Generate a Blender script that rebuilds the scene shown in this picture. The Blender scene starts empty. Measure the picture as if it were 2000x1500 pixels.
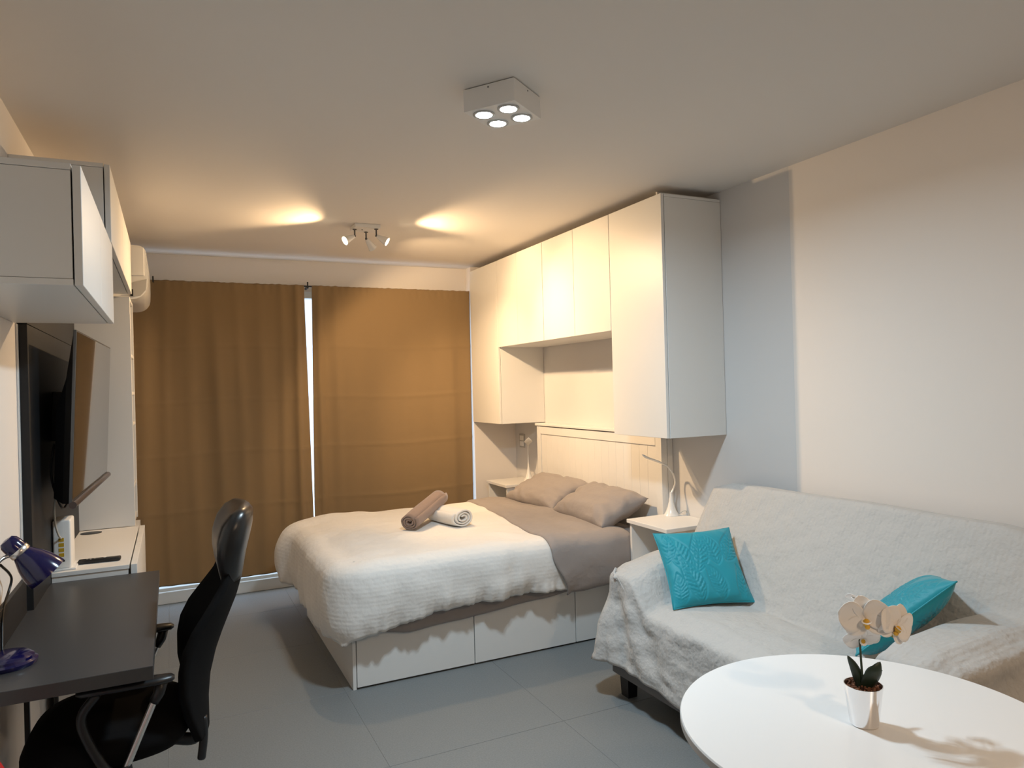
import bpy, bmesh, math, random
import numpy as np
from mathutils import Vector, Matrix, Euler, noise
random.seed(7)
PI = math.pi
sc = bpy.context.scene
C = sc.collection

# ------------------------------------------------------------------ camera
F_PX, YAW, PITCH, ROLL = 1383.775, 0.4487055, 0.00312247, -0.02697535
H = 1.55
cam = bpy.data.cameras.new('camera'); cam_o = bpy.data.objects.new('camera', cam); C.objects.link(cam_o)
cam.sensor_fit = 'HORIZONTAL'; cam.sensor_width = 36.0; cam.lens = 36.0 * F_PX / 2000.0
cam.clip_start = 0.02
_f = Vector((math.sin(YAW)*math.cos(PITCH), math.cos(YAW)*math.cos(PITCH), math.sin(PITCH)))
_r = Vector((math.cos(YAW), -math.sin(YAW), 0)); _u = _r.cross(_f)
_r2 = math.cos(ROLL)*_r + math.sin(ROLL)*_u; _u2 = math.cos(ROLL)*_u - math.sin(ROLL)*_r
cam_o.matrix_world = Matrix(((_r2.x, _u2.x, -_f.x, 0), (_r2.y, _u2.y, -_f.y, 0), (_r2.z, _u2.z, -_f.z, H), (0, 0, 0, 1)))
sc.camera = cam_o

# ------------------------------------------------------------------ world, exposure
w = bpy.data.worlds.new('world'); sc.world = w; w.use_nodes = True
bg = w.node_tree.nodes['Background']; bg.inputs[0].default_value = (0.62, 0.78, 1.0, 1); bg.inputs[1].default_value = 1.6
sc.view_settings.view_transform = 'Standard'; sc.view_settings.look = 'None'
sc.view_settings.exposure = 0.6; sc.view_settings.gamma = 1.0; sc.view_settings.use_curve_mapping = False
COOL = (0.69, 0.875, 1.0); WARM = (1.0, 0.67, 0.36); WARM2 = (1.0, 0.71, 0.46)
P_COOL, P_WARM, P_WARM2 = 5.9, 38.0, 18.5
P_BEAM = 58.0

# ------------------------------------------------------------------ dimensions
XL, XR, YF, YB, ZC = -0.515, 2.802, 5.892, -2.9, 2.61

# ------------------------------------------------------------------ materials
MATS = {}
def mat(name, col, rough=0.6, metal=0.0, spec=0.5, bump=None, sheen=0.0, trans=0.0, coat=0.0, emis=None, var=None):
    m = bpy.data.materials.new(name); m.use_nodes = True
    nt = m.node_tree; b = nt.nodes['Principled BSDF']
    b.inputs['Base Color'].default_value = (*col, 1); b.inputs['Roughness'].default_value = rough
    b.inputs['Metallic'].default_value = metal; b.inputs['Specular IOR Level'].default_value = spec
    if sheen: b.inputs['Sheen Weight'].default_value = sheen
    if trans: b.inputs['Transmission Weight'].default_value = trans
    if coat: b.inputs['Coat Weight'].default_value = coat
    if emis: b.inputs['Emission Color'].default_value = (*emis[0], 1); b.inputs['Emission Strength'].default_value = emis[1]
    tc = nt.nodes.new('ShaderNodeTexCoord')
    if var:   # (scale, amount) mottled colour of the material itself
        n = nt.nodes.new('ShaderNodeTexNoise'); n.inputs['Scale'].default_value = var[0]; n.inputs['Detail'].default_value = 4
        r = nt.nodes.new('ShaderNodeMapRange'); r.inputs['To Min'].default_value = 1-var[1]; r.inputs['To Max'].default_value = 1+var[1]
        mx = nt.nodes.new('ShaderNodeMix'); mx.data_type = 'RGBA'; mx.blend_type = 'MULTIPLY'; mx.inputs['Factor'].default_value = 1
        nt.links.new(tc.outputs['Object'], n.inputs['Vector']); nt.links.new(n.outputs['Fac'], r.inputs['Value'])
        mx.inputs['A'].default_value = (*col, 1); nt.links.new(r.outputs['Result'], mx.inputs['B']); nt.links.new(mx.outputs['Result'], b.inputs['Base Color'])
    if bump:  # list of (kind, scale(x,y,z), strength, distance)
        prev = None
        for kind, s, st, dist in bump:
            mp = nt.nodes.new('ShaderNodeMapping'); mp.inputs['Scale'].default_value = s
            nt.links.new(tc.outputs['Object'], mp.inputs['Vector'])
            if kind == 'noise':
                t = nt.nodes.new('ShaderNodeTexNoise'); t.inputs['Scale'].default_value = 1; t.inputs['Detail'].default_value = 3; out = t.outputs['Fac']
            else:
                t = nt.nodes.new('ShaderNodeTexWave'); t.inputs['Scale'].default_value = 1; t.inputs['Distortion'].default_value = 2.5
                t.inputs['Detail'].default_value = 2; t.bands_direction = kind; out = t.outputs['Fac']
            nt.links.new(mp.outputs['Vector'], t.inputs['Vector'])
            bp = nt.nodes.new('ShaderNodeBump'); bp.inputs['Strength'].default_value = st; bp.inputs['Distance'].default_value = dist
            nt.links.new(out, bp.inputs['Height'])
            if prev: nt.links.new(prev.outputs['Normal'], bp.inputs['Normal'])
            prev = bp
        nt.links.new(prev.outputs['Normal'], b.inputs['Normal'])
    MATS[name] = m
    return m

M = MATS
mat('wall_paint', (0.80, 0.755, 0.715), 0.85, bump=[('noise', (90, 90, 90), 0.05, 0.002)])
mat('ceiling_paint', (0.80, 0.755, 0.705), 0.9)
mat('white_lacquer', (0.77, 0.765, 0.745), 0.38, spec=0.4)
mat('white_melamine', (0.79, 0.78, 0.76), 0.45, spec=0.4)
mat('white_plain', (0.84, 0.83, 0.81), 0.5)
mat('white_gloss', (0.82, 0.82, 0.81), 0.22)
mat('grout', (0.25, 0.26, 0.265), 0.8)
mat('tile', (0.215, 0.228, 0.232), 0.45, spec=0.35, var=(150, 0.28), bump=[('noise', (220, 220, 220), 0.06, 0.002)])
mat('curtain', (0.275, 0.186, 0.095), 0.72, spec=0.25, sheen=0.15, bump=[('noise', (500, 500, 500), 0.08, 0.001), ('noise', (2.5, 2.5, 9), 0.25, 0.01)])
mat('curtain_lining', (0.75, 0.75, 0.76), 0.8)
mat('black_metal', (0.012, 0.012, 0.013), 0.4)
mat('duvet_white', (0.79, 0.77, 0.74), 0.9, spec=0.15, sheen=0.1, bump=[('Z', (1, 1, 14), 0.09, 0.004), ('noise', (9, 11, 9), 0.75, 0.014), ('noise', (45, 30, 30), 0.35, 0.005)])
mat('grey_linen', (0.335, 0.30, 0.285), 0.92, spec=0.12, sheen=0.1, bump=[('noise', (9, 9, 9), 0.7, 0.014), ('noise', (28, 28, 28), 0.35, 0.005)])
mat('towel_brown', (0.30, 0.215, 0.175), 1.0, spec=0.05, sheen=0.4, bump=[('noise', (260, 260, 260), 0.5, 0.004)])
mat('towel_white', (0.80, 0.77, 0.73), 1.0, spec=0.05, sheen=0.4, bump=[('noise', (260, 260, 260), 0.5, 0.004)])
mat('sofa_linen', (0.52, 0.51, 0.495), 0.95, spec=0.1, sheen=0.1, bump=[('Y', (1, 17, 1), 0.16, 0.004), ('noise', (13, 13, 13), 1.0, 0.016), ('noise', (60, 45, 45), 0.7, 0.005)])
mat('sofa_grey', (0.17, 0.165, 0.165), 0.9, var=(300, 0.15))
mat('black_wood', (0.012, 0.011, 0.011), 0.5)
mat('teal_satin', (0.012, 0.29, 0.37), 0.5, spec=0.35, sheen=0.2)
mat('table_white', (0.83, 0.825, 0.82), 0.28, spec=0.45)
mat('table_edge', (0.42, 0.40, 0.38), 0.5)
mat('chrome', (0.86, 0.86, 0.87), 0.10, metal=1.0, bump=[('noise', (18, 18, 6), 0.10, 0.003)])
mat('bark', (0.16, 0.062, 0.03), 0.9, var=(60, 0.5))
mat('leaf_green', (0.014, 0.028, 0.016), 0.4)
mat('stem_green', (0.03, 0.045, 0.02), 0.6)
mat('petal', (0.88, 0.85, 0.82), 0.6, sheen=0.1)
mat('petal_yellow', (0.75, 0.42, 0.04), 0.6)
mat('bud', (0.22, 0.20, 0.05), 0.6)
mat('desk_grey', (0.050, 0.050, 0.052), 0.36, spec=0.5)
mat('panel_anthracite', (0.012, 0.0125, 0.014), 0.5, spec=0.35)
mat('panel_brown', (0.075, 0.065, 0.060), 0.42)
mat('tv_black', (0.006, 0.006, 0.007), 0.4)
mat('tv_screen', (0.006, 0.006, 0.007), 0.06, spec=0.9, coat=0.6)
mat('tv_bezel', (0.11, 0.115, 0.12), 0.35, metal=0.6)
mat('tv_bar', (0.10, 0.075, 0.07), 0.3, metal=0.5)
mat('navy_gloss', (0.006, 0.005, 0.055), 0.16, spec=0.5, coat=0.3)
mat('silver', (0.72, 0.70, 0.67), 0.28, metal=1.0)
mat('mesh_black', (0.0035, 0.0035, 0.004), 0.9, spec=0.15)
mat('leather_black', (0.012, 0.011, 0.011), 0.30, spec=0.5)
mat('plastic_black', (0.010, 0.010, 0.011), 0.38)
mat('yellow_port', (0.55, 0.34, 0.02), 0.5)
mat('red', (0.5, 0.012, 0.015), 0.4)
mat('grey_plastic', (0.45, 0.44, 0.42), 0.5)
mat('cable_white', (0.6, 0.58, 0.52), 0.5)
mat('bulb_cool', (1, 1, 1), 0.5, emis=((0.86, 0.96, 1.0), 28.0))
mat('bulb_warm', (1, 1, 1), 0.5, emis=((1.0, 0.80, 0.50), 22.0))
def glass_mat():
    m = bpy.data.materials.new('window_glass'); m.use_nodes = True; nt = m.node_tree
    for n in list(nt.nodes): nt.nodes.remove(n)
    o = nt.nodes.new('ShaderNodeOutputMaterial'); t = nt.nodes.new('ShaderNodeBsdfTransparent'); g = nt.nodes.new('ShaderNodeBsdfGlossy')
    g.inputs['Roughness'].default_value = 0.02; t.inputs[0].default_value = (0.93, 0.96, 0.97, 1)
    mx = nt.nodes.new('ShaderNodeMixShader'); mx.inputs[0].default_value = 0.06
    nt.links.new(t.outputs[0], mx.inputs[1]); nt.links.new(g.outputs[0], mx.inputs[2]); nt.links.new(mx.outputs[0], o.inputs[0])
    M['window_glass'] = m
glass_mat()

def right_wall_mat():   # two coats of paint: light grey from the wardrobe to a sharp vertical line, warm white beyond
    m = mat('wall_paint_two_tone', (0.8, 0.76, 0.72), 0.85); nt = m.node_tree; b = nt.nodes['Principled BSDF']
    tc = nt.nodes.new('ShaderNodeTexCoord'); sp = nt.nodes.new('ShaderNodeSeparateXYZ'); nt.links.new(tc.outputs['Object'], sp.inputs[0])
    gt = nt.nodes.new('ShaderNodeMath'); gt.operation = 'GREATER_THAN'; gt.inputs[1].default_value = 2.573; nt.links.new(sp.outputs['Y'], gt.inputs[0])
    lt = nt.nodes.new('ShaderNodeMath'); lt.operation = 'LESS_THAN'; lt.inputs[1].default_value = 3.10; nt.links.new(sp.outputs['Y'], lt.inputs[0])
    mu = nt.nodes.new('ShaderNodeMath'); mu.operation = 'MULTIPLY'; nt.links.new(gt.outputs[0], mu.inputs[0]); nt.links.new(lt.outputs[0], mu.inputs[1])
    mx = nt.nodes.new('ShaderNodeMix'); mx.data_type = 'RGBA'; nt.links.new(gt.outputs[0], mx.inputs['Factor'])
    mx.inputs['A'].default_value = (0.80, 0.755, 0.715, 1); mx.inputs['B'].default_value = (0.68, 0.67, 0.665, 1)
    nt.links.new(mx.outputs['Result'], b.inputs['Base Color'])
right_wall_mat()

# ------------------------------------------------------------------ geometry helpers
class MB:
    """collects shapes; build() links them as one mesh object"""
    def __init__(s): s.bm = bmesh.new()
    def box(s, a, b, bev=0.0, seg=2):
        a = Vector(a); b = Vector(b)
        lo = Vector((min(a[i], b[i]) for i in range(3))); hi = Vector((max(a[i], b[i]) for i in range(3)))
        vs = [s.bm.verts.new((x, y, z)) for x in (lo.x, hi.x) for y in (lo.y, hi.y) for z in (lo.z, hi.z)]
        fs = [s.bm.faces.new([vs[i] for i in q]) for q in ((0,1,3,2),(4,6,7,5),(0,4,5,1),(2,3,7,6),(0,2,6,4),(1,5,7,3))]
        if bev > 0:
            es = list({e for f in fs for e in f.edges})
            bmesh.ops.bevel(s.bm, geom=es, offset=bev, segments=seg, profile=0.5, affect='EDGES')
        return s
    def obox(s, M4, size, bev=0.0, seg=2):
        n0 = set(s.bm.verts); hx, hy, hz = (v/2 for v in size)
        s.box((-hx,-hy,-hz), (hx,hy,hz), bev, seg)
        for v in s.bm.verts:
            if v not in n0: v.co = M4 @ v.co
        return s
    def loft(s, rings, cap0=True, cap1=True, closed=True):
        R = [[s.bm.verts.new(p) for p in r] for r in rings]; n = len(R[0])
        for i in range(len(R)-1):
            for j in range(n if closed else n-1):
                k = (j+1) % n
                s.bm.faces.new((R[i][j], R[i][k], R[i+1][k], R[i+1][j]))
        if closed:
            if cap0: s.bm.faces.new(list(reversed(R[0])))
            if cap1: s.bm.faces.new(R[-1])
        return s
    def lathe(s, prof, n=32, M4=None, cap0=True, cap1=True):
        M4 = M4 or Matrix()
        rings = [[M4 @ Vector((r*math.cos(2*PI*j/n), r*math.sin(2*PI*j/n), z)) for j in range(n)] for r, z in prof]
        return s.loft(rings, cap0, cap1)
    def cyl(s, p0, p1, r0, r1=None, n=16, cap=True):
        r1 = r0 if r1 is None else r1
        p0 = Vector(p0); p1 = Vector(p1); d = (p1-p0).normalized()
        q = d.to_track_quat('Z', 'Y').to_matrix().to_4x4(); q.translation = p0
        return s.lathe([(r0, 0), (r1, (p1-p0).length)], n, q, cap, cap)
    def tube(s, pts, r, n=10, ry=None):
        pts = [Vector(p) for p in pts]; rad = r if isinstance(r, (list, tuple)) else [r]*len(pts)
        rings = []; up = None
        for i, p in enumerate(pts):
            t = (pts[min(i+1, len(pts)-1)] - pts[max(i-1, 0)]).normalized()
            if up is None:
                up = Vector((0, 0, 1)) if abs(t.z) < 0.9 else Vector((1, 0, 0))
            a = t.cross(up).normalized(); up = a.cross(t).normalized()
            rr = rad[i]; r2 = rr if ry is None else (ry[i] if isinstance(ry, (list, tuple)) else ry)
            rings.append([p + a*rr*math.cos(2*PI*j/n) + up*r2*math.sin(2*PI*j/n) for j in range(n)])
        return s.loft(rings)
    def grid(s, P):   # P[i][j] -> points
        V = [[s.bm.verts.new(p) for p in row] for row in P]
        for i in range(len(V)-1):
            for j in range(len(V[0])-1):
                s.bm.faces.new((V[i][j], V[i+1][j], V[i+1][j+1], V[i][j+1]))
        return s
    def sphere(s, c, r, sc3=(1, 1, 1), u=16, v=10, M4=None):
        n0 = set(s.bm.verts); bmesh.ops.create_uvsphere(s.bm, u_segments=u, v_segments=v, radius=r)
        for q in s.bm.verts:
            if q not in n0:
                p = Vector((q.co.x*sc3[0], q.co.y*sc3[1], q.co.z*sc3[2]))
                if M4: p = M4 @ p
                q.co = p + Vector(c)
        return s
    def build(s, name, m, parent=None, off=None, smooth=False, solid=0.0, subd=0):
        bmesh.ops.recalc_face_normals(s.bm, faces=s.bm.faces[:])
        if off is not None:
            o = Vector(off)
            for v in s.bm.verts: v.co -= o
        me = bpy.data.meshes.new(name); s.bm.to_mesh(me); s.bm.free()
        me.materials.append(M[m] if isinstance(m, str) else m)
        if smooth:
            me.polygons.foreach_set('use_smooth', [True]*len(me.polygons))
            if smooth != 'all': me.set_sharp_from_angle(angle=math.radians(38))
        o = bpy.data.objects.new(name, me); C.objects.link(o)
        if parent is not None: o.parent = parent
        if solid:
            md = o.modifiers.new('thickness', 'SOLIDIFY'); md.thickness = solid; md.offset = 0
        if subd:
            md = o.modifiers.new('smooth', 'SUBSURF'); md.levels = subd; md.render_levels = subd
        return o

def tag(o, label, cat=None, group=None, kind=None):
    if label: o['label'] = label
    if cat: o['category'] = cat
    if group: o['group'] = group
    if kind: o['kind'] = kind
    return o
class Thing:
    """an Empty at the thing's base that parents its parts; parts are given in world coordinates unless local=True"""
    def __init__(s, name, label, cat, loc, rot=(0, 0, 0), group=None, local=False):
        s.o = bpy.data.objects.new(name, None); C.objects.link(s.o); s.o.location = loc; s.o.rotation_euler = rot
        s.o.empty_display_size = 0.1; s.loc = None if local else Vector(loc); tag(s.o, label, cat, group)
    def part(s, name, mb, m, parent=None, **k):
        return mb.build(name, m, parent or s.o, s.loc, **k)
def single(name, mb, m, label, cat, group=None, kind=None, **k):
    return tag(mb.build(name, m, **k), label, cat, group, kind)
def struct(name, mb, m, label=None, **k):
    return tag(mb.build(name, m, **k), label, None, None, 'structure')
def copy_tree(o, parent=None):
    c = o.copy(); C.objects.link(c)
    if parent is not None: c.parent = parent
    for ch in list(o.children): copy_tree(ch, c)
    return c
def sstep(a, b, x):
    if a == b: return 1.0 if x > a else 0.0
    t = min(1, max(0, (x-a)/(b-a))); return t*t*(3-2*t)
def nz(x, y, z=0.0): return noise.noise(Vector((x, y, z)))
def lerp(a, b, t): return a+(b-a)*t
def interp(x, xs, ys): return float(np.interp(x, xs, ys))
def spline(pts, n=8):
    """Catmull-Rom through pts"""
    P = [Vector(p) for p in pts]; P = [P[0]*2-P[1]] + P + [P[-1]*2-P[-2]]; out = []
    for i in range(1, len(P)-2):
        for k in range(n):
            t = k/n; a, b, c, d = P[i-1], P[i], P[i+1], P[i+2]
            out.append(0.5*((2*b)+(c-a)*t+(2*a-5*b+4*c-d)*t*t+(3*b-a-3*c+d)*t**3))
    out.append(P[-2]); return out

# ------------------------------------------------------------------ room shell
T = 0.15
fl = struct('floor', MB().box((XL-T, YB-T, -0.12), (XR+T, YF+T, -0.0016)), 'grout', 'floor of large dark grey tiles')
struct('ceiling', MB().box((XL-T, YB-T, ZC), (XR+T, YF+T, ZC+0.15)), 'ceiling_paint', 'flat matt ceiling')
struct('wall_left', MB().box((XL-T, YB-T, 0), (XL, YF+T, ZC)), 'wall_paint', 'white wall behind the desk and television')
struct('wall_right', MB().box((XR, YB-T, 0), (XR+T, YF+T, ZC)), 'wall_paint_two_tone', 'white wall with a light grey strip behind the sofa')
struct('wall_back', MB().box((XL-T, YB-T, 0), (XR+T, YB, ZC)), 'wall_paint', 'white wall behind the camera')
WX0, WX1, WZ1 = -0.42, 2.42, 2.36
wf = MB().box((XL, YF, WZ1), (XR, YF+T, ZC)).box((XL, YF, 0), (WX0, YF+T, WZ1)).box((WX1, YF, 0), (XR, YF+T, WZ1)).box((WX0, YF, 0), (WX1, YF+T, 0.05))
struct('wall_far', wf, 'wall_paint', 'white wall around the curtained window')
struct('trim_1', MB().box((2.40, 5.772, 0), (XR, YF, ZC)), 'wall_paint', 'white pier between the window and the corner')
struct('baseboard_far', MB().box((XL, YF-0.014, 0), (2.40, YF+0.02, 0.088), 0.004), 'white_plain', 'white skirting under the window')
# sliding window
win = tag(bpy.data.objects.new('window_1', None), 'white framed sliding window behind the brown curtains', None, None, 'structure'); C.objects.link(win)
win.location = (1.0, YF+0.06, 0)
def wpart(name, mb, m, par=None): return mb.build(name, m, par or win, (1.0, YF+0.06, 0))
fr = MB()
fr.box((WX0, YF+0.02, 0.05), (WX1, YF+0.10, 0.11), 0.004).box((WX0, YF+0.02, WZ1-0.05), (WX1, YF+0.10, WZ1), 0.004)
fr.box((WX0, YF+0.02, 0.05), (WX0+0.05, YF+0.10, WZ1), 0.004).box((WX1-0.05, YF+0.02, 0.05), (WX1, YF+0.10, WZ1), 0.004)
wpart('window_frame', fr, 'white_plain')
wpart('mullion', MB().box((0.90, YF+0.03, 0.11), (0.965, YF+0.09, WZ1-0.05), 0.004), 'white_plain')
wpart('pane', MB().box((WX0+0.05, YF+0.058, 0.11), (0.90, YF+0.064, WZ1-0.05)), 'window_glass')
wpart('pane', MB().box((0.965, YF+0.058, 0.11), (WX1-0.05, YF+0.064, WZ1-0.05)), 'window_glass')
# floor tiles
PX, PY, G = 0.822, 0.815, 0.002
cache = {}
xs = [XL]+[v for v in (-0.048+PX*k for k in range(0, 5)) if XL < v < XR]+[XR]
ys = sorted([YB]+[v for v in (5.31-PY*k for k in range(0, 12)) if YB < v < YF]+[YF])
for i in range(len(xs)-1):
    for j in range(len(ys)-1):
        a, b = xs[i]+G/2, xs[i+1]-G/2; c, d = ys[j]+G/2, ys[j+1]-G/2
        if b-a < 0.02 or d-c < 0.02: continue
        k = (round(b-a, 4), round(d-c, 4))
        if k in cache:
            t = bpy.data.objects.new('floor_tile', cache[k]); C.objects.link(t); t.parent = fl
        else:
            t = MB().box((-(b-a)/2, -(d-c)/2, -0.0015), ((b-a)/2, (d-c)/2, 0), 0.0006, 1).build('floor_tile', 'tile', fl); cache[k] = t.data
        t.location = ((a+b)/2, (c+d)/2, 0)

# ------------------------------------------------------------------ lights in the room
def area_lamp(par, name, loc, rot, size, power, colr, spread=PI):
    l = bpy.data.lights.new(name, 'AREA'); l.shape = 'DISK'; l.size = size; l.energy = power; l.color = colr; l.spread = spread
    o = bpy.data.objects.new(name, l); C.objects.link(o); o.parent = par; o.location = loc; o.rotation_euler = rot; return o
def spot_lamp(par, name, loc, direc, power, colr, angle, blend, rad=0.02):
    l = bpy.data.lights.new(name, 'SPOT'); l.energy = power; l.color = colr; l.spot_size = angle; l.spot_blend = blend; l.shadow_soft_size = rad
    o = bpy.data.objects.new(name, l); C.objects.link(o); o.parent = par; o.location = loc
    o.rotation_euler = Vector(direc).to_track_quat('-Z', 'Y').to_euler(); return o

# square four-spot ceiling box
bl = Thing('ceiling_spot_box', 'square white ceiling light box with four cool round spots', 'ceiling light', (1.104, 2.308, ZC), (0, 0, math.radians(35.8)), local=True)
S2 = 0.1025; HB = 0.082
body = MB()
body.box((-S2, -S2, -HB), (S2, S2, -0.003), 0.0015)
bl.part('housing', body, 'white_melamine')
bl.part('ceiling_plate', MB().box((-S2+0.006, -S2+0.006, -0.003), (S2-0.006, S2-0.006, 0.0)), 'black_metal')
for sy in (-1, 1): bl.part('screw', MB().cyl((-S2-0.001, 0.0*sy, -0.014), (-S2+0.002, 0, -0.014), 0.003, n=10) if sy < 0 else MB().cyl((0, -S2-0.001, -0.014), (0, -S2+0.002, -0.014), 0.003, n=10), 'tv_bezel')
for sx in (-1, 1):
    for sy in (-1, 1):
        cx, cy = sx*0.05, sy*0.05; mt = Matrix.Translation((cx, cy, -HB))
        rg = bl.part('lamp_ring', MB().lathe([(0.030, -0.0005), (0.039, -0.0005), (0.040, -0.003), (0.036, -0.005), (0.030, -0.004)], 32, mt, False, False), 'grey_plastic', smooth=True)
        bl.part('bulb', MB().lathe([(0.031, -0.0015), (0.029, -0.0045), (0.018, -0.007), (0.004, -0.008)], 28, mt), 'bulb_cool', rg, smooth=True)
        area_lamp(bl.o, 'cool_lamp', (cx, cy, -HB-0.010), (0, 0, 0), 0.055, P_COOL, COOL, math.radians(170))

# three-headed spot fixture
def spot_bar(name, label, loc, heads, power, colr, rotz=0.0, ang=128, blend=0.35, beam=0.0):
    t = Thing(name, label, 'ceiling light', loc, (0, 0, rotz), local=True)
    t.part('ceiling_plate', MB().box((-0.082, -0.075, -0.024), (0.082, 0.075, 0), 0.004), 'white_melamine')
    t.part('screw', MB().lathe([(0.004, 0), (0.004, -0.003)], 10, Matrix.Translation((-0.02, 0.0, -0.024))), 'black_metal')
    for hx, hy, d, on in heads:
        d = Vector(d).normalized(); base = Vector((hx, hy, -0.024))
        t.part('stem', MB().lathe([(0.013, 0), (0.013, -0.004), (0.005, -0.006), (0.005, -0.042)], 16, Matrix.Translation(base)), 'tv_bezel', smooth=True)
        j = base + Vector((0, 0, -0.044))
        t.part('swivel_joint', MB().sphere(j, 0.008), 'tv_bezel', smooth='all')
        q = d.to_track_quat('Z', 'Y').to_matrix().to_4x4(); q.translation = j + d*0.004
        sh = t.part('lamp_head', MB().lathe([(0.004, 0), (0.011, 0.002), (0.014, 0.012), (0.028, 0.075), (0.029, 0.078), (0.027, 0.077), (0.013, 0.014), (0.003, 0.012)], 24, q, True, True), 'white_gloss', smooth=True)
        t.part('bulb', MB().lathe([(0.0245, 0.0655), (0.024, 0.071), (0.015, 0.075), (0.003, 0.076)], 20, q), 'bulb_warm', sh, smooth=True)
        spot_lamp(t.o, 'warm_lamp', j + d*0.088, d, power*on, colr, math.radians(ang), blend, 0.022)
        if beam: spot_lamp(t.o, 'warm_beam', j + d*0.088, d, beam*on, colr, math.radians(74), 0.9, 0.022)
    return t
spot_bar('ceiling_spot_bar', 'small white ceiling plate with three swivelling warm spotlights', (1.155, 4.523, ZC),
         [(-0.068, 0.004, (-0.90, -0.25, -0.50), 0.8), (0.020, 0.060, (1.05, 0.62, -1.15), 1.0), (0.060, -0.045, (1.2, -0.62, -0.80), 1.0)], P_WARM, WARM, 0.0, 128, 0.35, P_BEAM)
spot_bar('ceiling_spot_bar', 'warm three-head ceiling spotlight behind the viewer near the sofa end', (1.50, -0.85, ZC),
         [(-0.06, 0.0, (-0.25, 0.30, -0.9), 1.0), (0.0, 0.05, (0.10, 0.75, -0.75), 1.0), (0.06, 0.0, (0.45, 0.35, -0.85), 1.0)], P_WARM2, WARM2, 0.0, 165, 1.0)

# ------------------------------------------------------------------ curtains and rod
YC = 5.80
rod = Thing('curtain_rod', 'thin dark curtain rod along the top of the brown curtains', 'curtain rod', (1.0, YC, 2.392))
rod.part('rod', MB().cyl((-0.14, YC, 2.392), (2.395, YC, 2.392), 0.006, n=12), 'black_metal', smooth=True)
for bx in (-0.10, 1.002):
    b = MB().box((bx-0.007, YC-0.012, 2.375), (bx+0.007, YF, 2.392), 0.001).box((bx-0.005, YC-0.014, 2.385), (bx+0.005, YC-0.006, 2.425), 0.001)
    rod.part('bracket', b, 'black_metal')
def curtain(xl, xr, zb, folds, seed, label):
    """xl, xr: functions of f (0 top, 1 bottom)"""
    nx, ny = 150, 170; P = []
    zt = 2.398
    for i in range(nx+1):
        u = i/nx; row = []
        for j in range(ny+1):
            f = j/ny; x = lerp(xl(f), xr(f), u)
            z = lerp(zt, zb, f)
            ph = 0.0
            y = 0.0
            for (c, wd, am, top) in folds:
                g = math.exp(-((u-c-0.012*math.sin(3*f+seed+c*9))/wd)**2)
                y -= am*g*lerp(top, 1.0, sstep(0, 0.35, f))*(0.75+0.25*math.sin(2.2*f+c*13))
            y += 0.010*nz(u*5+seed, f*1.6, 3.1)*sstep(0, 0.2, f) + 0.006*math.sin(u*31+seed)*sstep(0.0, 0.3, f)
            if f < 0.04: y += 0.003*math.sin(u*150+seed)*(1-f/0.04); z += 0.005*nz(u*40, seed)*(1-f/0.04)
            for fc in (0.22, 0.40, 0.575, 0.76): y -= 0.0035*math.exp(-((f-fc-0.004*math.sin(u*7+seed))/0.006)**2)
            z += 0.010*nz(u*3+seed, 7.7)*sstep(0.85, 1, f)
            row.append((x, YC-0.012+y, z))
        P.append(row)
    return single('curtain', MB().grid(P), 'curtain', label, 'curtain', 'brown window curtains', smooth='all', solid=0.003)
FL = [(0.06, 0.028, 0.022, 0.5), (0.16, 0.03, 0.018, 0.3), (0.27, 0.025, 0.02, 0.3), (0.40, 0.035, 0.022, 0.3), (0.52, 0.03, 0.018, 0.4), (0.63, 0.028, 0.020, 0.4), (0.74, 0.03, 0.018, 0.3), (0.86, 0.025, 0.026, 0.7), (0.95, 0.02, 0.03, 0.9)]
FR = [(0.05, 0.022, 0.028, 0.8), (0.14, 0.03, 0.016, 0.5), (0.33, 0.05, 0.008, 0.2), (0.55, 0.06, 0.006, 0.2), (0.72, 0.04, 0.008, 0.2), (0.87, 0.03, 0.012, 0.3)]
curtain(lambda f: -0.40, lambda f: 0.972+0.036*f, 0.150, FL, 0.3, 'left brown curtain with soft folds beside the tall shelf unit')
curtain(lambda f: 1.032-0.022*min(1, f*1.3), lambda f: 2.392-0.018*f, 0.150, FR, 4.1, 'right brown curtain hanging flat beside the wall cupboards')

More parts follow.
